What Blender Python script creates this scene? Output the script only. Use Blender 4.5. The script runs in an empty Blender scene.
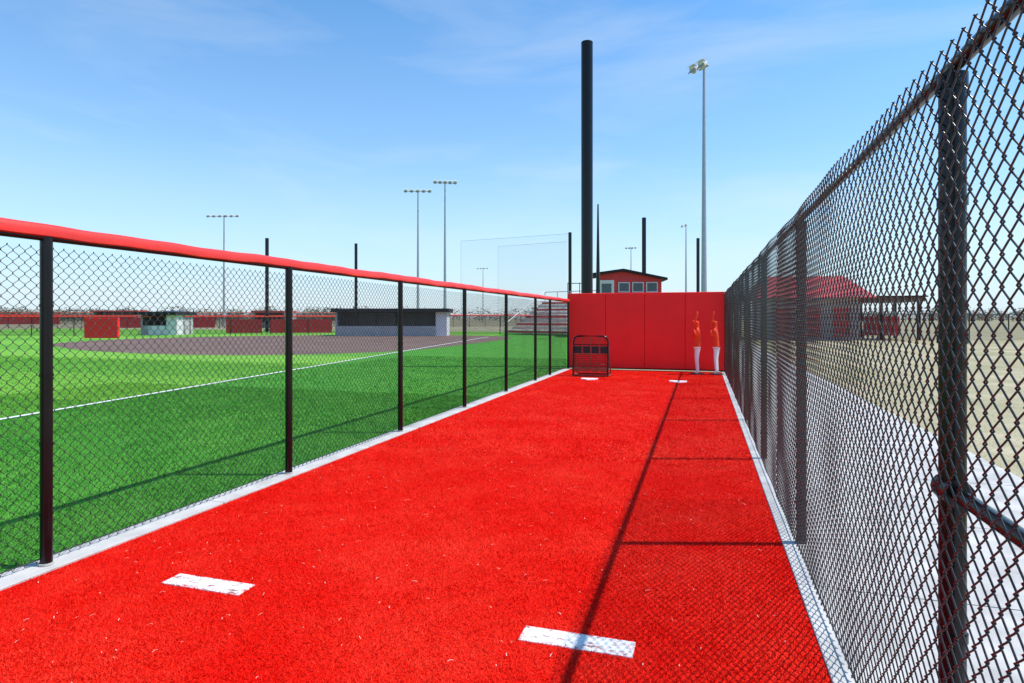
import bpy, math, random
import numpy as np
from mathutils import Vector, Matrix
random.seed(7); rng=np.random.default_rng(7)
scene=bpy.context.scene
EYE=1.62; TH=math.radians(17.04); CT,ST=math.cos(TH),math.sin(TH)
def bearing(u,z):
    """survey helper: bearing reading (tangent units *620 +512) and distance along the sight axis -> plan position"""
    xc=(u-512)/620*z
    return (-z*ST+xc*CT, z*CT+xc*ST)
# ---------------------------------------------------------------- materials
def newmat(name):
    m=bpy.data.materials.new(name); m.use_nodes=True
    nt=m.node_tree; b=nt.nodes['Principled BSDF']; return m,nt,b
def mat(name,col,rough=.6,var=.15,scale=3,bump=0,bscale=60,metal=0,spec=.5,coat=0):
    m,nt,b=newmat(name)
    tc=nt.nodes.new('ShaderNodeTexCoord')
    n=nt.nodes.new('ShaderNodeTexNoise'); n.inputs['Scale'].default_value=scale; n.inputs['Detail'].default_value=6
    nt.links.new(tc.outputs['Object'],n.inputs['Vector'])
    r=nt.nodes.new('ShaderNodeValToRGB')
    r.color_ramp.elements[0].position=.3; r.color_ramp.elements[1].position=.7
    r.color_ramp.elements[0].color=tuple(c*(1-var) for c in col)+(1,)
    r.color_ramp.elements[1].color=tuple(min(1,c*(1+var)) for c in col)+(1,)
    nt.links.new(n.outputs['Fac'],r.inputs[0]); nt.links.new(r.outputs[0],b.inputs['Base Color'])
    b.inputs['Roughness'].default_value=rough; b.inputs['Metallic'].default_value=metal
    b.inputs['Specular IOR Level'].default_value=spec
    if coat: b.inputs['Coat Weight'].default_value=coat
    if bump:
        n2=nt.nodes.new('ShaderNodeTexNoise'); n2.inputs['Scale'].default_value=bscale; n2.inputs['Detail'].default_value=4
        nt.links.new(tc.outputs['Object'],n2.inputs['Vector'])
        bp=nt.nodes.new('ShaderNodeBump'); bp.inputs['Strength'].default_value=bump; bp.inputs['Distance'].default_value=.02
        nt.links.new(n2.outputs['Fac'],bp.inputs['Height']); nt.links.new(bp.outputs[0],b.inputs['Normal'])
    return m
M_black=mat('black_powder_coat',(.006,.006,.007),.22,.3,8,.04,200,0,.32)
M_wire=mat('black_vinyl_wire',(.032,.029,.028),.26,.3,20)
M_redcap=mat('red_vinyl_cap',(.74,.035,.022),.42,.1,2,.12,14)
M_redpad=mat('red_vinyl_pad',(.92,.02,.018),.55,.05,1.2,.2,4,0,.3)
M_conc=mat('concrete',(.50,.48,.45),.85,.2,4,.3,120)
M_white=mat('white_rubber',(.8,.79,.77),.5,.08,15,.2,60)
M_galv=mat('galvanised_steel',(.36,.38,.40),.45,.1,5,0,60,.4)
M_lamp=mat('lamp_housing',(.62,.63,.62),.4,.1,5)
M_lampd=mat('lamp_glass',(.2,.21,.22),.15,.1,5)
M_block=mat('grey_block',(.40,.37,.38),.85,.12,2,.2,30)
M_light=mat('light_panel',(.70,.65,.67),.7,.06,2)
M_dark=mat('dark_interior',(.03,.03,.035),.8,.2,2)
M_roofd=mat('dark_roof',(.03,.028,.032),.75,.2,2,0,60,0,.15)
M_glass=mat('window_glass',(.05,.07,.09),.08,.2,1)
M_redp=mat('red_metal_panel',(.66,.025,.03),.5,.08,2)
M_redroof=mat('red_metal_roof',(.46,.03,.03),.45,.1,2)
M_brown=mat('brown_soffit',(.13,.075,.05),.7,.15,2)
M_alum=mat('aluminium_bench',(.66,.60,.61),.5,.1,3,0,60,.1)
M_straw=mat('straw',(.70,.42,.28),.8,.3,9)
M_lint=mat('white_fibre',(.75,.62,.55),.8,.1,9)
M_dirt=mat('infield_clay',(.155,.092,.070),.95,.22,.5,.4,20)
M_line=mat('white_turf_line',(.75,.76,.74),.8,.1,30,.4,200)
M_skinred=mat('red_dummy',(.85,.055,.015),.5,.1,5,0,60,0,.2)
M_skinwhite=mat('white_dummy',(.78,.78,.78),.45,.06,5)
M_bark=mat('bark',(.14,.11,.09),.9,.2,3)
M_rust=mat('worn_red_brown_strap',(.26,.055,.03),.7,.3,12)
M_seam=mat('turf_seam',(.30,.002,.002),.9,.2,40)

def translucent_net(name,col,alpha):
    m,nt,b=newmat(name)
    b.inputs['Base Color'].default_value=col+(1,); b.inputs['Roughness'].default_value=1; b.inputs['Specular IOR Level'].default_value=0
    t=nt.nodes.new('ShaderNodeBsdfTransparent'); mx=nt.nodes.new('ShaderNodeMixShader')
    mx.inputs[0].default_value=alpha
    nt.links.new(t.outputs[0],mx.inputs[1]); nt.links.new(b.outputs[0],mx.inputs[2])
    nt.links.new(mx.outputs[0],nt.nodes['Material Output'].inputs[0]); return m
M_net=translucent_net('safety_netting',(.12,.12,.12),.05)
M_farmesh=translucent_net('fine_black_mesh',(.03,.03,.035),.33)
M_ltnet=translucent_net('light_netting',(.03,.03,.03),.4)

def turf(name,c0,c1,c2,island):
    m,nt,b=newmat(name); L=nt.links
    tc=nt.nodes.new('ShaderNodeTexCoord')
    big=nt.nodes.new('ShaderNodeTexNoise'); big.inputs['Scale'].default_value=.9; big.inputs['Detail'].default_value=8; big.inputs['Roughness'].default_value=.65
    fine=nt.nodes.new('ShaderNodeTexNoise'); fine.inputs['Scale'].default_value=70; fine.inputs['Detail'].default_value=5
    for n in(big,fine): L.new(tc.outputs['Object'],n.inputs['Vector'])
    r1=nt.nodes.new('ShaderNodeValToRGB'); e=r1.color_ramp.elements
    e[0].position=.42;e[0].color=c1+(1,);e[1].position=.68;e[1].color=c2+(1,)
    L.new(big.outputs['Fac'],r1.inputs[0])
    mx=nt.nodes.new('ShaderNodeMix'); mx.data_type='RGBA'
    r2=nt.nodes.new('ShaderNodeValToRGB'); e=r2.color_ramp.elements
    e[0].position=.35;e[0].color=(1,1,1,1);e[1].position=.6;e[1].color=(0,0,0,1)
    if island:
        g=nt.nodes.new('ShaderNodeNewGeometry'); L.new(g.outputs['Random Per Island'],r2.inputs[0])
        e[0].position=.0;e[1].position=.6
    else: L.new(fine.outputs['Fac'],r2.inputs[0])
    L.new(r2.outputs[0],mx.inputs[0]); L.new(r1.outputs[0],mx.inputs[6])
    mx.inputs[7].default_value=c0+(1,)
    L.new(mx.outputs[2],b.inputs['Base Color'])
    b.inputs['Roughness'].default_value=.6 if island else .75; b.inputs['Specular IOR Level'].default_value=.12 if island else .05
    if not island:
        bp=nt.nodes.new('ShaderNodeBump'); bp.inputs['Strength'].default_value=.6; bp.inputs['Distance'].default_value=.015
        L.new(fine.outputs['Fac'],bp.inputs['Height']); L.new(bp.outputs[0],b.inputs['Normal'])
    return m,nt,mx,tc,b
M_red,*_=turf('red_turf',(.42,.003,.001),(.80,.009,.003),(.88,.028,.012),False)
M_redb,*_=turf('red_turf_fibre',(.60,.005,.002),(.95,.016,.005),(.97,.07,.032),True)
def green(name,island):
    m,nt,mx,tc,b=turf(name,(.025,.13,.016),(.085,.34,.035),(.13,.40,.045),island)
    L=nt.links
    sep=nt.nodes.new('ShaderNodeSeparateXYZ'); L.new(tc.outputs['Object'],sep.inputs[0])
    def math_(op,a,bv):
        n=nt.nodes.new('ShaderNodeMath'); n.operation=op
        for i,v in enumerate((a,bv)):
            if isinstance(v,(int,float)): n.inputs[i].default_value=v
            else: L.new(v,n.inputs[i])
        return n.outputs[0]
    d=math_('ADD',math_('MULTIPLY',sep.outputs[1],.158),math_('ADD',sep.outputs[0],9.55))
    fair=math_('LESS_THAN',d,0)
    st=math_('LESS_THAN',math_('FRACT',math_('DIVIDE',sep.outputs[1],9.14),0),.5)
    f=math_('MULTIPLY',fair,math_('ADD',math_('MULTIPLY',st,.3),.35))
    mp=nt.nodes.new('ShaderNodeMapping'); mp.inputs['Scale'].default_value=(.35,2.2,1); L.new(tc.outputs['Object'],mp.inputs[0])
    nz=nt.nodes.new('ShaderNodeTexNoise'); nz.inputs['Scale'].default_value=1.2; nz.inputs['Detail'].default_value=9; nz.inputs['Roughness'].default_value=.75
    L.new(mp.outputs[0],nz.inputs['Vector'])
    f=math_('MULTIPLY',f,math_('ADD',math_('MULTIPLY',nz.outputs['Fac'],1.4),.3))
    m2=nt.nodes.new('ShaderNodeMix'); m2.data_type='RGBA'
    L.new(f,m2.inputs[0]); L.new(mx.outputs[2],m2.inputs[6]); m2.inputs[7].default_value=(.22,.45,.055,1)
    L.new(m2.outputs[2],b.inputs['Base Color'])
    return m
M_green=green('green_turf',False); M_greenb=green('green_turf_fibre',True)

def drygrass():
    m,nt,b=newmat('dry_grass'); L=nt.links
    tc=nt.nodes.new('ShaderNodeTexCoord')
    a=nt.nodes.new('ShaderNodeTexNoise'); a.inputs['Scale'].default_value=.35; a.inputs['Detail'].default_value=12; a.inputs['Roughness'].default_value=.75
    L.new(tc.outputs['Object'],a.inputs['Vector'])
    r=nt.nodes.new('ShaderNodeValToRGB'); e=r.color_ramp.elements
    e[0].position=.35;e[0].color=(.27,.26,.13,1);e[1].position=.65;e[1].color=(.52,.45,.31,1)
    L.new(a.outputs['Fac'],r.inputs[0]); L.new(r.outputs[0],b.inputs['Base Color'])
    b.inputs['Roughness'].default_value=.95; b.inputs['Specular IOR Level'].default_value=.1
    f=nt.nodes.new('ShaderNodeTexNoise'); f.inputs['Scale'].default_value=25
    L.new(tc.outputs['Object'],f.inputs['Vector'])
    bp=nt.nodes.new('ShaderNodeBump'); bp.inputs['Strength'].default_value=.8; bp.inputs['Distance'].default_value=.05
    L.new(f.outputs['Fac'],bp.inputs['Height']); L.new(bp.outputs[0],b.inputs['Normal'])
    return m
M_dry=drygrass()
def leafmat():
    m,nt,b=newmat('tree_leaves'); L=nt.links
    g=nt.nodes.new('ShaderNodeNewGeometry'); r=nt.nodes.new('ShaderNodeValToRGB'); e=r.color_ramp.elements
    e[0].color=(.07,.075,.05,1);e[1].color=(.20,.18,.12,1)
    L.new(g.outputs['Random Per Island'],r.inputs[0]); L.new(r.outputs[0],b.inputs['Base Color']); b.inputs['Roughness'].default_value=.8
    return m
M_leaf=leafmat()
# ---------------------------------------------------------------- mesh helpers
def empty(name,loc=(0,0,0)):
    e=bpy.data.objects.new(name,None); scene.collection.objects.link(e); e.location=loc; return e
class MB:
    def __init__(s): s.v=[];s.f=[];s.mi=[];s.mats=[]
    def m(s,mt):
        if mt not in s.mats: s.mats.append(mt)
        return s.mats.index(mt)
    def add(s,vs,fs,mt):
        o=len(s.v); k=s.m(mt); s.v+= [tuple(x) for x in vs]
        for f in fs: s.f.append(tuple(i+o for i in f)); s.mi.append(k)
    def box(s,c,d,mt,rz=0,rx=0):
        R=Matrix.Rotation(rz,3,'Z')@Matrix.Rotation(rx,3,'X')
        vs=[Vector(c)+R@Vector((x*d[0]/2,y*d[1]/2,z*d[2]/2)) for x in(-1,1) for y in(-1,1) for z in(-1,1)]
        s.add(vs,[(0,1,3,2),(4,6,7,5),(0,4,5,1),(2,3,7,6),(0,2,6,4),(1,5,7,3)],mt)
    def tube(s,pts,r,mt,n=10,cap=True):
        pts=[Vector(p) for p in pts]; rs=r if isinstance(r,(list,tuple)) else [r]*len(pts)
        vs=[];N=len(pts)
        ref=None
        for i,p in enumerate(pts):
            t=(pts[min(i+1,N-1)]-pts[max(i-1,0)]).normalized()
            if ref is None: ref=Vector((0,0,1)) if abs(t.z)<.9 else Vector((1,0,0))
            a=t.cross(ref).normalized(); b=t.cross(a).normalized()
            for k in range(n):
                w=2*math.pi*k/n; vs.append(p+(a*math.cos(w)+b*math.sin(w))*rs[i])
        fs=[(i*n+k,i*n+(k+1)%n,(i+1)*n+(k+1)%n,(i+1)*n+k) for i in range(N-1) for k in range(n)]
        if cap: fs+= [tuple(range(n))[::-1],tuple((N-1)*n+k for k in range(n))]
        s.add(vs,fs,mt)
    def quad(s,a,b,c,d,mt): s.add([a,b,c,d],[(0,1,2,3)],mt)
    def obj(s,name,parent=None,smooth=False,bevel=0):
        me=bpy.data.meshes.new(name); me.from_pydata(s.v,[],s.f)
        for x in s.mats: me.materials.append(x)
        me.polygons.foreach_set('material_index',s.mi)
        if smooth: me.polygons.foreach_set('use_smooth',[True]*len(s.f))
        me.update(); o=bpy.data.objects.new(name,me); scene.collection.objects.link(o)
        if smooth:
            md=o.modifiers.new('es','EDGE_SPLIT'); md.split_angle=math.radians(50)
        if bevel:
            md=o.modifiers.new('bv','BEVEL'); md.width=bevel; md.segments=3
        if parent: o.parent=parent
        return o
def npmesh(name,V,F,mt,parent=None,smooth=False):
    me=bpy.data.meshes.new(name); nv=len(V);nf=len(F);k=F.shape[1]
    me.vertices.add(nv); me.vertices.foreach_set('co',V.astype(np.float32).ravel())
    me.loops.add(nf*k); me.loops.foreach_set('vertex_index',F.astype(np.int32).ravel())
    me.polygons.add(nf); me.polygons.foreach_set('loop_start',np.arange(0,nf*k,k,dtype=np.int32))
    me.polygons.foreach_set('loop_total',np.full(nf,k,dtype=np.int32))
    if smooth: me.polygons.foreach_set('use_smooth',np.ones(nf,dtype=bool))
    me.update(calc_edges=True); me.validate()
    me.materials.append(mt)
    o=bpy.data.objects.new(name,me); scene.collection.objects.link(o)
    if parent:o.parent=parent
    return o
def sheet(name,poly,z,mt):
    b=MB(); b.add([(x,y,z) for x,y in poly],[tuple(range(len(poly)))],mt); return b.obj(name)

# ---------------------------------------------------------------- chain link
def chain(x,y0,y1,z0,z1,r,n,knuckle,parent,name,out=1):
    p=.036;h=.036
    nW=int((y1-y0)/p); nP=int((z1-z0)/h)
    i=np.arange(nW)[:,None]; k=np.arange(nP)[None,:]
    side=np.where((i+k)%2==0,-1.,1.)
    s=y0+i*p+side*(p/2+r*.4)
    zz=np.broadcast_to(z0+k*h,s.shape)
    d=r*1.05
    if knuckle:
        s2=np.stack([s,s],-1).reshape(nW,-1)
        e=.004
        z2=np.stack([zz-e,zz+e],-1).reshape(nW,-1)
        n2=np.stack([np.where(side>0,d,-d),np.where(side>0,-d,d)],-1).reshape(nW,-1)
    else: s2,z2,n2=s,zz,np.zeros_like(s)
    bul=.010*np.sin(s2*1.9+1)*np.sin(z2*1.7)+.004*np.sin(s2*6.1)*np.sin(z2*4.3+1)
    X=x+n2+bul; Y=s2+.003*np.sin(z2*9+s2*2); Z=z2+.004*np.sin(s2*2.3)
    P=X.shape[1]
    w=np.arange(n)*2*np.pi/n
    V=np.stack([X[...,None]+np.cos(w)*r, Y[...,None]+np.sin(w)*r*1.3, np.broadcast_to(Z[...,None],X.shape+(n,))],-1).reshape(-1,3)
    a=(np.arange(nW)[:,None,None]*P+np.arange(P-1)[None,:,None])*n
    kk=np.arange(n)[None,None,:]; k1=(kk+1)%n
    F=np.stack([a+kk,a+k1,a+n+k1,a+n+kk],-1).reshape(-1,4)
    return npmesh(name,V,F,M_wire,parent,True)

# LEFT FENCE
LX=-4.08
fl=empty('chain_link_fence')
chain(LX-.045,-1.0,8.0,.03,2.14,.0023,5,True,fl,'wire_mesh_near')
chain(LX-.045,8.0,19.4,.03,2.14,.0019,4,False,fl,'wire_mesh_far')
b=MB()
ly=[2.97+2.477*k for k in range(-2,6)]+[16.95,19.42]
for y in ly:
    b.tube([(LX,y,0),(LX,y,2.15)],.036,M_black,14)
    b.tube([(LX,y,.018),(LX,y,.03)],.044,M_conc,14)
    for zz in(.35,.8,1.25,1.7): b.tube([(LX,y,zz-.01),(LX,y,zz+.01)],.040,M_black,14)
b.tube([(LX,-2,2.14),(LX,19.42,2.14)],.021,M_black,8)
b.tube([(LX-.045,-2,.05),(LX-.045,19.42,.05)],.004,M_wire,5)
b.obj('posts_and_rail',fl,True)
b=MB(); pts=[];N=260
for i in range(N):
    y=-2+i*21.45/(N-1)
    ph=(y-2.97)/2.477
    pts.append((LX+.003*math.sin(y*3.1),y,2.186+.004*math.cos(2*math.pi*ph)+.003*math.sin(y*5.3)+.002*math.sin(y*13)))
prof=[(.046,-.040),(.049,-.01),(.042,.020),(.023,.036),(0,.041),(-.023,.036),(-.042,.020),(-.049,-.01),(-.046,-.040),(-.02,-.045),(.02,-.045)]
n=len(prof);vs=[]
for i,p in enumerate(pts):
    q=1+.06*math.sin(i*.9)*math.sin(i*.23)
    for (a,c) in prof: vs.append((p[0]+a*q,p[1],p[2]+c))
b.add(vs,[(i*n+k,i*n+(k+1)%n,(i+1)*n+(k+1)%n,(i+1)*n+k) for i in range(N-1) for k in range(n)]+[tuple(range(n)),tuple((N-1)*n+k for k in range(n))],M_redcap)
b.obj('red_cap',fl,True)
# RIGHT FENCE
RX=.68
fr=empty('chain_link_fence')
chain(RX-.045,.2,6.0,.03,2.42,.0028,6,True,fr,'wire_mesh_near')
chain(RX-.045,6.0,19.6,.03,2.42,.0020,4,False,fr,'wire_mesh_far')
b=MB()
ry=[2.05+2.8*k for k in range(-1,7)]+[19.5]
for y in ry:
    b.tube([(RX,y,0),(RX,y,2.29)],.034,M_black,18)
    b.tube([(RX,y,2.27),(RX,y,2.31)],.038,M_black,18)
    for zz in(.3,.72,1.14,1.56,1.95): b.tube([(RX,y,zz-.012),(RX,y,zz+.012)],.038,M_black,18)
b.tube([(RX,-1,2.33),(RX,19.6,2.33)],.021,M_black,12)
b.tube([(RX,-.5,1.13),(RX,2.05,1.13)],.021,M_black,12)
b.tube([(RX,2.0,1.13),(RX,2.10,1.13)],.040,M_black,14)
b.tube([(RX-.045,-1,.05),(RX-.045,19.6,.05)],.004,M_wire,5)
b.obj('posts_and_rails',fr,True)

# ---------------------------------------------------------------- ground
sheet('ground',[(-1500,-300),(1500,-300),(1500,2500),(-1500,2500)],-.02,M_dry)
def grid_sheet(name,x0,x1,y0,y1,z,mt): return sheet(name,[(x0,y0),(x1,y0),(x1,y1),(x0,y1)],z,mt)
gt=grid_sheet('green_turf',-95,LX-.13,-30,70,0,M_green)
rt=grid_sheet('red_turf',LX+.10,.55,-2,19.6,0,M_red)
b=MB()
for i in range(33):
    y=-5+i*1.52; b.box(((RX+.08+3.1)/2,y+.76,-.054),(3.1-RX-.08,1.508,.10),M_conc)
b.obj('sidewalk')
b=MB()
for i in range(9): b.box((LX-.015,-3+i*2.477+1.24,-.03),(.225,2.471,.09),M_conc)
b.obj('concrete_kerb',None,False,.006)
b=MB()
for i in range(9): b.box((.655,-4+i*2.7+1.35,-.03),(.205,2.694,.085),M_conc)
b.obj('concrete_kerb',None,False,.006)
ip=[(-33,25),(-26,22.4),(-19.3,22.3),(-14.6,26.5),(-13.8,35),(-15.5,50),(-24,54),(-35,50),(-42,40),(-40,30)]
out=[];m_=len(ip)
for i in range(m_):
    p0,p1,p2,p3=[Vector(ip[(i+j)%m_]) for j in(-1,0,1,2)]
    for k in range(8):
        t=k/8; q=.5*((2*p1)+(p2-p0)*t+(2*p0-5*p1+4*p2-p3)*t*t+(3*p1-p0-3*p2+p3)*t**3); out.append((q.x,q.y))
sheet('infield_dirt',out,.006,M_dirt)
def strip(name,a,c,w,z,mt):
    a=Vector(a);c=Vector(c);d=(c-a).normalized();nn=Vector((-d.y,d.x))*w/2
    return sheet(name,[tuple(a-nn),tuple(c-nn),tuple(c+nn),tuple(a+nn)],z,mt)
strip('foul_line',(-9.55+.158*20,-20),(-9.55-.158*50,50),.12,.014,M_line)
def offline(x,y): return np.abs(x+9.55+.158*y)>.05
def clump(x,y,s):
    return (np.sin(x*s*1.0+np.sin(y*s*.7)*2)+np.sin(y*s*1.3+np.sin(x*s*.9)*2.2)+np.sin((x+y)*s*2.1+1.3*np.sin(x*s*2.7))+np.sin((x-.6*y)*s*3.7+2*np.sin(y*s*1.9)))/4
def blades(name,x0,x1,y0,y1,N,h,w,mt,parent,bias=1.0,cond=None,cs=9,coh=1.0):
    x=rng.uniform(x0,x1,N); y=y0+(y1-y0)*rng.random(N)**bias
    c=clump(x,y,cs*3.1); k=rng.random(N)<(.8+.35*c)
    if cond is not None: k&=cond(x,y)
    x=x[k];y=y[k];N=len(x); c=clump(x,y,cs*3.1); big=clump(x,y,cs*.28)
    a=rng.uniform(0,2*np.pi,N); hh=h*rng.uniform(.45,1.15,N)*(1+.3*c); l=rng.uniform(.2,1.1,N)*h
    la=(big*3.4+clump(x,y,cs)*1.2)*coh+rng.normal(0,1.5,N)
    dx=np.cos(a)*w/2;dy=np.sin(a)*w/2
    z=np.zeros(N)
    V=np.stack([np.stack([x-dx,y-dy,z],-1),np.stack([x+dx,y+dy,z],-1),np.stack([x+np.cos(la)*l,y+np.sin(la)*l,hh],-1)],1).reshape(-1,3)
    F=np.arange(N*3).reshape(-1,3)
    return npmesh(name,V,F,mt,parent)
def norub(x,y):
    k=np.ones(len(x),bool)
    for cx in(-2.87,-.6):
        wob=.012*np.sin(x*37)+.01*np.sin(x*91); wx=.02*np.sin(y*60+cx)
        k&=~((np.abs(x-cx+wx)<.26)&(np.abs(y-3.06+wob)<.060))
    for cx in(-2.85,-.58): k&=~((np.abs(x-cx)<.2)&(np.abs(y-16.2)<.22))
    k&=np.abs(x+1.70)>.004
    return k
blades('fibres_near',LX+.11,.545,1.2,7,430000,.016,.0048,M_redb,rt,1.5,norub,9,.8)
blades('fibres_far',LX+.11,.545,7,19.4,170000,.018,.010,M_redb,rt,1.2,norub,9,.8)
blades('fibres_near',-14,LX-.14,2.0,12,300000,.028,.008,M_greenb,gt,1.0,offline,6)
blades('fibres_far',-30,LX-.14,8,24,170000,.032,.018,M_greenb,gt,1.0,lambda x,y:((y<19)|(x>-12))&offline(x,y),4)
b=MB()
for i in range(420):
    x=random.uniform(LX+.2,.5); y=1.6+10*random.random()**1.3; a=random.uniform(0,6.28); l=random.uniform(.005,.016)*(2.2 if random.random()<.07 else 1); w=.0014
    z=.017; c,s=math.cos(a),math.sin(a); bend=random.uniform(-.3,.3)*l; mt=M_lint if i%3==0 else M_straw
    mx_,my_=x-s*bend,y+c*bend
    b.add([(x-c*l-s*w,y-s*l+c*w,z),(x-c*l+s*w,y-s*l-c*w,z),(mx_+s*w,my_-c*w,z+.004),(mx_-s*w,my_+c*w,z+.004),(x+c*l+s*w,y+s*l-c*w,z),(x+c*l-s*w,y+s*l+c*w,z)],[(0,1,2,3),(3,2,4,5)],mt)
b.obj('straw_debris')
def scuffed():
    m,nt,bb=newmat('scuffed_white_rubber');L=nt.links
    tc=nt.nodes.new('ShaderNodeTexCoord');mp=nt.nodes.new('ShaderNodeMapping');mp.inputs['Scale'].default_value=(.7,1.5,1);mp.inputs['Location'].default_value=(.35,.1,0)
    n=nt.nodes.new('ShaderNodeTexNoise');n.inputs['Scale'].default_value=13;n.inputs['Detail'].default_value=10;n.inputs['Roughness'].default_value=.8
    L.new(tc.outputs['Object'],mp.inputs[0]);L.new(mp.outputs[0],n.inputs[0]);r=nt.nodes.new('ShaderNodeValToRGB');e=r.color_ramp.elements
    e[0].position=.405;e[0].color=(.30,.05,.04,1);e[1].position=.48;e[1].color=(.76,.74,.71,1)
    L.new(n.outputs[0],r.inputs[0]);L.new(r.outputs[0],bb.inputs['Base Color']);bb.inputs['Roughness'].default_value=.6;return m
M_sc=scuffed()
for cx in(-2.87,-.6):
    b=MB(); b.box((cx,3.06,-.004),(.57,.148,.022),M_sc); b.obj('pitching_rubber',None,False,.004)
for cx in(-2.85,-.58):
    b=MB(); y=16.2;w=.216
    t=[(cx-w,y+.2),(cx-w,y),(cx,y-.22),(cx+w,y),(cx+w,y+.2)]
    vs=[(p[0],p[1],-.005) for p in t]+[(p[0],p[1],.024) for p in t]
    b.add(vs,[(5,6,7,8,9)]+[(i,(i+1)%5,5+(i+1)%5,5+i) for i in range(5)],M_white); b.obj('home_plate')

# ---------------------------------------------------------------- padded wall
WY=19.6
pw=empty('padded_wall'); xs=np.linspace(LX-.05,.72,5)
for i in range(4):
    b=MB(); b.box(((xs[i]+xs[i+1])/2,WY+.06,1.23),(xs[i+1]-xs[i]-.006,.12,2.36),M_redpad); b.obj(f'pad_{i+1}',pw,False,.022)
b=MB(); b.box(((xs[0]+xs[-1])/2,WY+.15,1.2),(xs[-1]-xs[0],.05,2.38),M_dark); b.obj('backing',pw)

# ---------------------------------------------------------------- rebound target
def target(cx,cy):
    e=empty('pitching_target_net',(cx,cy,0)); b=MB(); W=.48;H=1.12;r=.026
    f=[(-W,0,.03),(-W,.06,H-.14),(-W+.04,.065,H-.04),(-W+.13,.07,H),(W-.13,.07,H),(W-.04,.065,H-.04),(W,.06,H-.14),(W,0,.03)]
    b.tube(f,r,M_black,10); b.tube([(-W,0,.03),(W,0,.03)],r*.8,M_rust,10)
    for x in(-.24,0,.24): b.tube([(x,.01,.2),(x,.06,H-.03)],.012,M_rust,8)
    for z in(.34,.62,.88): b.tube([(-W+.03,.03+.03*z,z),(W-.03,.03+.03*z,z)],.014,M_rust if z<.8 else M_black,8)
    for s in(-1,1):
        b.tube([(s*W,.05,H-.2),(s*W,.62,.03)],.02,M_rust,8); b.tube([(s*W,0,.03),(s*W,.64,.03)],.018,M_rust,8)
    b.tube([(-W,.62,.03),(W,.62,.03)],.02,M_black,8)
    b.obj('frame',e,True)
    b=MB()
    for i in range(25):
        x=-W+i*2*W/24; b.tube([(x,.015,.03),(x,.2,.25),(x,.075,H-.02)],.003,M_wire,4)
    for i in range(20):
        t=i/19; z=.05+t*(H-.08); y=.02+(.17*(z/.25) if z<.25 else .18-(.12)*(z-.25)/(H-.25)); b.tube([(-W,y,z),(W,y,z)],.003,M_wire,4)
    b.obj('netting',e)
    b=MB()
    for i in range(4):
        x=-.36+.24*i; b.box((x,.06,.19),(.2,.14,.11),M_rust); b.box((x,.09,.74),(.2,.02,.2),M_dark)
    b.obj('catch_pockets',e,False,.015)
    return e
target(-2.95,17.0)

# ---------------------------------------------------------------- batting dummies
def skin(name,verts,edges,rad,mt,parent,root=0,sub=2):
    me=bpy.data.meshes.new(name); me.from_pydata(verts,edges,[]); me.materials.append(mt)
    o=bpy.data.objects.new(name,me); scene.collection.objects.link(o); o.parent=parent
    s=o.modifiers.new('skin','SKIN'); s.use_smooth_shade=True
    sl=me.skin_vertices[0].data if len(me.skin_vertices) else None
    if sl is None:
        bpy.context.view_layer.objects.active=o
        bpy.ops.mesh.customdata_skin_add(); sl=me.skin_vertices[0].data
    for i,r in enumerate(rad): sl[i].radius=r if isinstance(r,tuple) else (r,r)
    sl[root].use_root=True
    ss=o.modifiers.new('sub','SUBSURF'); ss.levels=sub; ss.render_levels=sub
    return o
def dummy(x,y,rz,lean):
    e=empty('batting_dummy',(x,y,0)); e.rotation_euler=(0,0,rz)
    V=[(0,0,.80),(0,-.055,.74),(.02,-.06,.44),(-.01,-.065,.08),(.05,-.07,.03),(0,.055,.74),(.02,.06,.44),(-.01,.065,.08),(.05,.07,.03)]
    E=[(0,1),(1,2),(2,3),(3,4),(0,5),(5,6),(6,7),(7,8)]
    skin('trousers_and_legs',V,E,[.085,.075,.05,.036,.032,.075,.05,.036,.032],M_skinwhite,e)
    V=[(0,0,.72),(.01+lean,0,.98),(.02+lean,0,1.20),(.02+lean,0,1.33),(.03+lean,-.02,1.41),(.04+lean,-.02,1.48),(.04+lean,-.02,1.54),
       (.03+lean,-.11,1.22),(.11+lean,-.13,1.06),(.13+lean,.03,1.24),(.03+lean,.11,1.24),(.09+lean,.16,1.12),(.13+lean,.07,1.29)]
    E=[(0,1),(1,2),(2,3),(3,4),(4,5),(5,6),(2,7),(7,8),(8,9),(2,10),(10,11),(11,12)]
    skin('jersey_head_and_arms',V,E,[.10,.095,.10,.045,.07,.085,.06,.05,.038,.034,.05,.038,.034],M_skinred,e)
    b=MB(); 
    b.tube([(.13+lean,.02,1.19),(.12+lean,.05,1.38),(.08+lean,.08,1.60),(.04+lean,.09,1.78),(.035+lean,.09,1.81)],[.014,.015,.026,.034,.015],M_skinred,10)
    b.tube([(.05+lean,-.02,1.485),(.14+lean,-.02,1.485)],[.085,.06],M_skinred,12)
    b.obj('bat_and_helmet_peak',e,True)
    b=MB(); b.tube([(0,0,.0),(0,0,.03)],.2,M_dark,20); b.obj('base',e,True)
dummy(-.13,18.6,math.radians(190),-.02)
dummy(.40,18.7,math.radians(165),.02)

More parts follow.
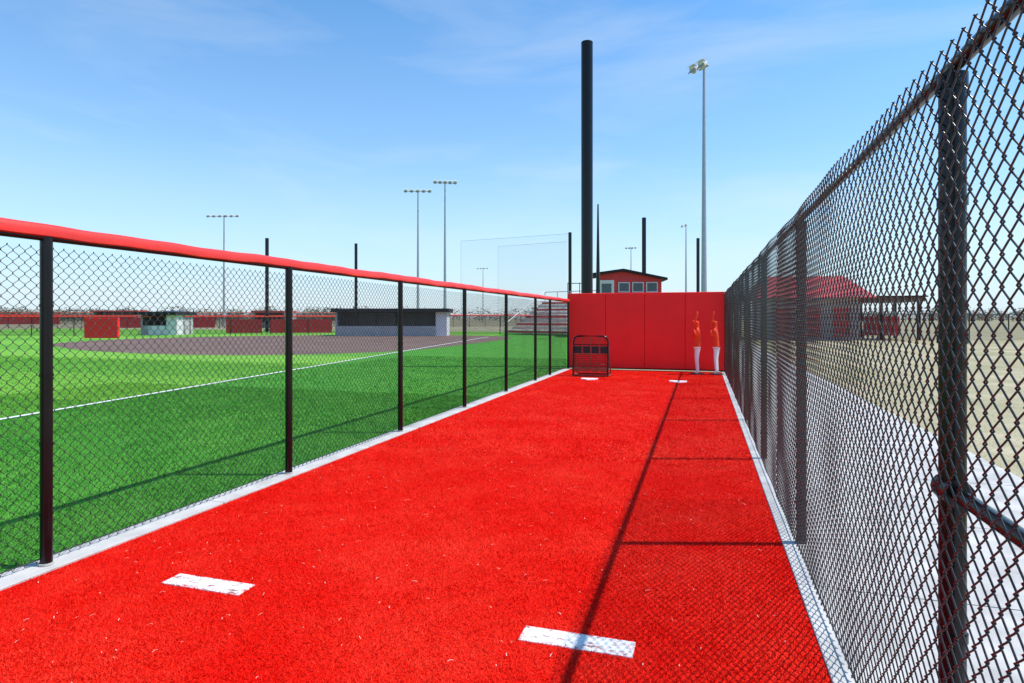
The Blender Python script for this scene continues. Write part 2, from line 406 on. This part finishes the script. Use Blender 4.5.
# ---------------------------------------------------------------- net poles
def pole(u,z,h,r,taper=1,name='net_pole'):
    x,y=bearing(u,z); b=MB()
    b.tube([(x,y,0),(x,y,h)],[r,r*taper],M_black,16); b.tube([(x,y,0),(x,y,.03)],r*1.6,M_galv,16)
    b.tube([(x,y,h),(x,y,h+.03)],[r*taper*1.02,r*taper*.98],M_black,16)
    b.obj(name,None,True); return (x,y)
pole(587,20.6,10.75,.195)
pole(598,42,9.3,.20,.25)
pA=pole(570,66,10.7,.18); pB=pole(644,56,10.65,.19); pole(698,70,10.6,.18)
pC=pole(267,70,10.6,.2); pD=pole(356,75,10.6,.18)
def net(a,c,z0,z1a,z1c,name='safety_net'):
    e=empty(name); b=MB(); b.quad((a[0],a[1],z0),(c[0],c[1],z0),(c[0],c[1],z1c),(a[0],a[1],z1a),M_net); b.obj('netting',e)
    b=MB(); b.tube([(a[0],a[1],z1a),(c[0],c[1],z1c)],.015,M_galv,5); b.tube([(a[0],a[1],z0),(a[0],a[1],z1a)],.015,M_galv,5); b.obj('cables',e)
net(bearing(461,70),pA,1,10.3,10.6); net(bearing(498,90),bearing(566,64),1,12.0,9.5)

# ---------------------------------------------------------------- light towers
def tower(u,z,h,arm,rz,rows=2,nl=5,name='stadium_light_tower',k=1.0):
    x,y=bearing(u,z); e=empty(name,(x,y,0)); e.rotation_euler=(0,0,rz); b=MB()
    b.tube([(0,0,0),(0,0,h*.5),(0,0,h)],[.24,.165,.09],M_galv,12); b.tube([(0,0,0),(0,0,.5)],.4,M_conc,12)
    b.obj('mast',e,True); b=MB()
    for r in range(rows):
        zz=h-.2-r*.85*k
        b.tube([(-arm/2,0,zz),(arm/2,0,zz)],.06*k,M_galv,8)
        for i in range(nl):
            xx=-arm/2+arm*i/(nl-1)
            b.tube([(xx,0,zz),(xx,-.2*k,zz+.05)],.04*k,M_galv,6)
            b.tube([(xx,-.15*k,zz+.12*k),(xx,-.4*k,zz+.03*k),(xx,-.52*k,zz-.06*k)],[.1*k,.22*k,.27*k],M_lamp,12)
            b.box((xx,-.55*k,zz-.08*k),(.48*k,.03,.46*k),M_lampd,0,math.radians(-35))
            b.box((xx,-.5*k,zz+.22*k),(.55*k,.45*k,.03),M_lamp,0,math.radians(22))
    b.box((0,.2,h*.12),(.5,.3,1.2),M_galv); b.obj('floodlights',e)
tower(704,48,21.2,1.0,math.radians(-50),1,2,k=1.3)
tower(224,117,21.0,5.6,math.radians(15),1,6)
tower(418,94,21.0,3.6,math.radians(20),1,5)
tower(445,88,21.0,2.8,math.radians(25),1,5)
tower(686,129,21,1.6,math.radians(-60),1,2)
tower(631,170,21,2.5,0,1,4); tower(483,240,21,4,0,1,4)
tower(780,260,21,4,0,1,4); 

# ---------------------------------------------------------------- press box
x,y=bearing(630,52); e=empty('press_box_building',(x,y,0)); e.rotation_euler=(0,0,math.radians(12)); b=MB()
b.box((0,2,2.45),(5.2,4,4.9),M_redp); b.box((-1.95,-.03,3.75),(1.25,.08,2.1),M_light)
for i in range(3): b.box((-.5+1.15*i,-.07,4.2),(.95,.06,.85),M_light); b.box((-.5+1.15*i,-.12,4.2),(.78,.05,.68),M_glass)
b.box((-1.95,-.09,4.1),(.8,.05,.8),M_glass); b.box((.6,-.2,3.65),(3.7,.4,.06),M_light)
b.box((0,-.04,1.4),(5.24,.09,2.6),M_block)
b.obj('walls_and_windows',e); b=MB()
b.add([(-3.3,-.7,5.35),(-.6,-.7,5.72),(3.0,-.7,4.95),(-3.3,4.6,5.35),(-.6,4.6,5.72),(3.0,4.6,4.95),
       (-3.3,-.7,5.17),(-.6,-.7,5.54),(3.0,-.7,4.77),(-3.3,4.6,5.17),(-.6,4.6,5.54),(3.0,4.6,4.77)],
      [(0,1,4,3),(1,2,5,4),(6,9,10,7),(7,10,11,8),(0,6,7,1),(1,7,8,2),(3,4,10,9),(4,5,11,10),(0,3,9,6),(2,8,11,5)],M_roofd)
b.add([(-2.6,.02,4.9),(-2.6,.02,5.26),(-.6,.02,5.53),(2.6,.02,4.86),(2.6,.02,4.85)],[(0,4,3,2,1)],M_redp)
b.obj('roof',e)
b=MB(); b.box((-4.2,0,4.55),(2.0,.08,.06),M_black); 
for xx in(-5.2,-4.2,-3.2): b.box((xx,0,2.3),(.06,.06,4.6),M_black)
b.obj('balcony_rail',e)

# ---------------------------------------------------------------- bleachers
def bleach(u,z,w,rows,rz):
    x,y=bearing(u,z); e=empty('bleachers',(x,y,0)); e.rotation_euler=(0,0,rz); b=MB()
    for i in range(rows):
        b.box((0,i*.7,.45+i*.36),(w,.28,.05),M_alum); b.box((0,i*.7+.35,.2+i*.36),(w,.4,.04),M_alum)
        b.box((0,i*.7+.16,.30+i*.36),(w,.03,.18),M_alum if i%2 else M_redp)
    for s in range(6):
        xx=-w/2+s*w/5
        b.tube([(xx,0,.1),(xx,rows*.7,.1+rows*.36)],.05,M_galv,5)
        b.tube([(xx,rows*.7,0),(xx,rows*.7,.1+rows*.36+1)],.04,M_galv,5)
        b.tube([(xx,rows*.35,0),(xx,rows*.35,.1+rows*.18)],.04,M_galv,5)
    for s in(-1,1): b.tube([(s*w/2,0,1.2),(s*w/2,rows*.7,1.2+rows*.36)],.04,M_galv,5)
    b.tube([(-w/2,rows*.7,1.1+rows*.36),(w/2,rows*.7,1.1+rows*.36)],.04,M_galv,5)
    b.obj('seating_rows',e)
bleach(540,58,8,9,math.radians(-22))
# ---------------------------------------------------------------- dugouts
def dugout(u,z,w,h,rz,name='dugout',roof=None,wall=None):
    roof=roof or M_roofd; wall=wall or M_block
    x,y=bearing(u,z); e=empty(name,(x,y,0)); e.rotation_euler=(0,0,rz); b=MB()
    b.box((0,1.5,h/2),(w,.2,h-.02),wall); b.box((-w/2+.1,0,h/2),(.2,2.8,h-.02),wall); b.box((w/2-.5,0,h/2),(1.0,2.8,h-.02),M_light)
    b.box((-.4,-1.4,.45),(w-1.2,.2,.9),wall); b.box((0,1.35,1.4),(w-1.3,.05,1.9),wall)
    b.box((0,-.1,h+.06),(w+.5,3.8,.32),roof); b.box((-.3,.9,.5),(w-1.8,.4,.06),M_alum)
    n=max(2,int(w/1.8))
    for i in range(n+1): b.tube([(-w/2+.25+i*(w-1.3)/n,-1.42,.9),(-w/2+.25+i*(w-1.3)/n,-1.42,h)],.04,M_black,6)
    b.quad((-w/2+.2,-1.45,.9),(w/2-1,-1.45,.9),(w/2-1,-1.45,h-.1),(-w/2+.2,-1.45,h-.1),M_ltnet)
    b.obj('shelter',e)
dugout(394,57,10,2.25,math.radians(17))
dugout(167,60,3.4,2.0,math.radians(17),'equipment_shed',None,M_light)
dugout(275,105,6,2.6,math.radians(17),'dugout',M_redroof)
dugout(120,150,12,3.2,math.radians(10),'dugout',M_redroof)
x,y=bearing(102,50); b=MB(); b.box((x,y,.82),(2.7,.3,1.64),M_redpad,TH); b.obj('padded_screen',None,False,.03)
# ---------------------------------------------------------------- outfield fence
def farfence(pts,h,red,name='chain_link_fence',cap=True):
    e=empty(name)
    b=MB()
    for a,c in zip(pts[:-1],pts[1:]):
        a=Vector(a+(0,));c=Vector(c+(0,)); L=(c-a).length; n=max(1,int(L/3))
        for i in range(n+1):
            p=a.lerp(c,i/n); b.tube([p,p+Vector((0,0,h))],.04,M_black,6)
        b.tube([a+Vector((0,0,h)),c+Vector((0,0,h))],.06 if cap else .03,M_redcap if cap else M_black,6)
        b.quad(a+Vector((0,0,.05)),c+Vector((0,0,.05)),c+Vector((0,0,h)),a+Vector((0,0,h)),M_farmesh)
    b.obj('posts_mesh_and_cap',e)
    if red:
        b=MB()
        for (a,c) in red:
            b.quad((a[0],a[1],.1),(c[0],c[1],.1),(c[0],c[1],h*.85),(a[0],a[1],h*.85),M_redp)
        b.obj('windscreen',e)
B=bearing
farfence([B(-400,40),B(-60,52),B(190,60),B(345,64)],1.75,[(B(226,62.5),B(262,63)),(B(270,63),B(332,64.5))])
farfence([B(-300,80),B(150,95),B(420,110),B(560,120)],2.0,[(B(120,95.5),B(215,99))])
farfence([B(-500,130),B(-50,150),B(340,160)],3.0,[(B(-20,150.5),B(60,152))])
farfence([B(448,58),B(500,61),B(566,64)],1.9,[])
farfence([(4.0,45),(40,60),(90,62)],1.9,[],cap=False)
# ---------------------------------------------------------------- buildings on the right
x,y=bearing(812,46); e=empty('concession_building',(x,y,0)); e.rotation_euler=(0,0,math.radians(5)); b=MB()
b.box((0,3,1.6),(6.5,6,3.2),M_block); 
for i in range(3): b.box((-2+2*i,-.03,1.3),(1.1,.06,2.1),M_redp)
b.add([(-4,-1.2,3.1),(4,-1.2,3.1),(4,7.2,3.1),(-4,7.2,3.1),(-3,3,4.9),(3,3,4.9)],[(0,1,5,4),(1,2,5),(2,3,4,5),(3,0,4),(0,3,2,1)],M_redroof)
b.obj('walls_and_roof',e)
x,y=bearing(880,46); e=empty('picnic_pavilion',(x,y,0)); e.rotation_euler=(0,0,math.radians(5)); b=MB()
b.box((0,2,3.0),(5.6,5,.35),M_brown); b.box((0,2,3.2),(5.9,5.3,.1),M_roofd)
for xx in(-2.5,0,2.5):
    for yy in(-.2,4.2): b.box((xx,yy,1.42),(.2,.2,2.84),M_black)
for xx in(-1.1,.4,1.8): b.box((xx,3,1.0),(1.1,.3,1.5),M_redp)
b.obj('roof_columns_and_panels',e)
# ---------------------------------------------------------------- trees
V=[];b=MB()
for i in range(420):
    u=random.choice([random.uniform(-150,345),random.uniform(-150,345),random.uniform(-150,560),random.uniform(730,1150)]); z=random.uniform(260,430)
    x,y=bearing(u,z); H=random.uniform(3.8,7.6)*z/300; W=H*random.uniform(1.0,1.9)
    b.tube([(x,y,0),(x+.2,y,H*.45)],[.2,.1],M_bark,5)
    for q in range(3): b.tube([(x,y,H*.3),(x+random.uniform(-W/2,W/2),y+random.uniform(-W/2,W/2),H*random.uniform(.6,.95))],[.09,.03],M_bark,4)
    for j in range(110):
        th=random.uniform(0,6.28); rr=random.random()**.5*W/2; f=random.random()**.9; zz=H*(.08+.92*f*(1-.45*(2*rr/W)**2))
        cx,cy=x+rr*math.cos(th),y+rr*math.sin(th); s=random.uniform(.25,.65)*H/5
        v=[(cx+random.uniform(-s,s),cy+random.uniform(-s,s),zz+random.uniform(-s,s)*.7) for _ in range(3)]
        b.add(v,[(0,1,2)],M_leaf)
b.obj('distant_trees')

# ---------------------------------------------------------------- light, sky, camera
sd=Vector((1.19,.345,2.2)).normalized()
sun=bpy.data.lights.new('sun','SUN'); sun.energy=5.0; sun.angle=math.radians(.5); sun.color=(1,.955,.89)
so=bpy.data.objects.new('sun',sun); scene.collection.objects.link(so); so.rotation_euler=(-sd).to_track_quat('-Z','Y').to_euler()
w=bpy.data.worlds.new('World'); scene.world=w; w.use_nodes=True; nt=w.node_tree;L=nt.links
bg=nt.nodes['Background']; sky=nt.nodes.new('ShaderNodeTexSky'); sky.sky_type='NISHITA'; sky.sun_disc=False
sky.sun_elevation=math.asin(sd.z); sky.sun_rotation=math.atan2(sd.x,sd.y); sky.dust_density=.3; sky.air_density=1.0; sky.ozone_density=1.5
tc=nt.nodes.new('ShaderNodeTexCoord')
mul=nt.nodes.new('ShaderNodeMix'); mul.data_type='RGBA'; mul.blend_type='MULTIPLY'; mul.inputs[0].default_value=1; mul.inputs[7].default_value=(.66,1.20,1.50,1)
L.new(sky.outputs[0],mul.inputs[6])
sp=nt.nodes.new('ShaderNodeSeparateXYZ'); L.new(tc.outputs['Generated'],sp.inputs[0])
hz=nt.nodes.new('ShaderNodeValToRGB'); e=hz.color_ramp.elements; e[0].position=0; e[0].color=(.95,.95,.95,1); e[1].position=.5; e[1].color=(0,0,0,1)
q=e.new(.10); q.color=(.60,.60,.60,1); q=e.new(.25); q.color=(.22,.22,.22,1)
L.new(sp.outputs[2],hz.inputs[0])
m1=nt.nodes.new('ShaderNodeMix'); m1.data_type='RGBA'; L.new(hz.outputs[0],m1.inputs[0]); L.new(mul.outputs[2],m1.inputs[6]); m1.inputs[7].default_value=(5.1,5.9,6.5,1)
mp=nt.nodes.new('ShaderNodeMapping'); mp.inputs['Scale'].default_value=(1,1,5); mp.inputs['Rotation'].default_value=(0,.12,.4)
L.new(tc.outputs['Generated'],mp.inputs[0]); n=nt.nodes.new('ShaderNodeTexNoise'); n.inputs['Scale'].default_value=1.6; n.inputs['Detail'].default_value=9; n.inputs['Roughness'].default_value=.58; n.inputs['Distortion'].default_value=.4
L.new(mp.outputs[0],n.inputs['Vector']); r=nt.nodes.new('ShaderNodeValToRGB'); r.color_ramp.elements[0].position=.5; r.color_ramp.elements[0].color=(0,0,0,1); r.color_ramp.elements[1].position=.85; r.color_ramp.elements[1].color=(.35,.35,.35,1)
L.new(n.outputs[0],r.inputs[0]); mx=nt.nodes.new('ShaderNodeMix'); mx.data_type='RGBA'; mx.inputs[7].default_value=(6.3,6.6,6.8,1)
L.new(r.outputs[0],mx.inputs[0]); L.new(m1.outputs[2],mx.inputs[6]); L.new(mx.outputs[2],bg.inputs[0]); bg.inputs[1].default_value=.15
cam=bpy.data.cameras.new('camera'); co=bpy.data.objects.new('camera',cam); scene.collection.objects.link(co); scene.camera=co
cam.sensor_width=36; cam.lens=36*620/1024; cam.shift_y=-23.5/1024; cam.clip_end=6000; cam.clip_start=.05
co.location=(0,0,EYE); co.rotation_euler=(math.pi/2,0,TH)
scene.view_settings.view_transform='Standard'; scene.view_settings.look='None'; scene.view_settings.exposure=0
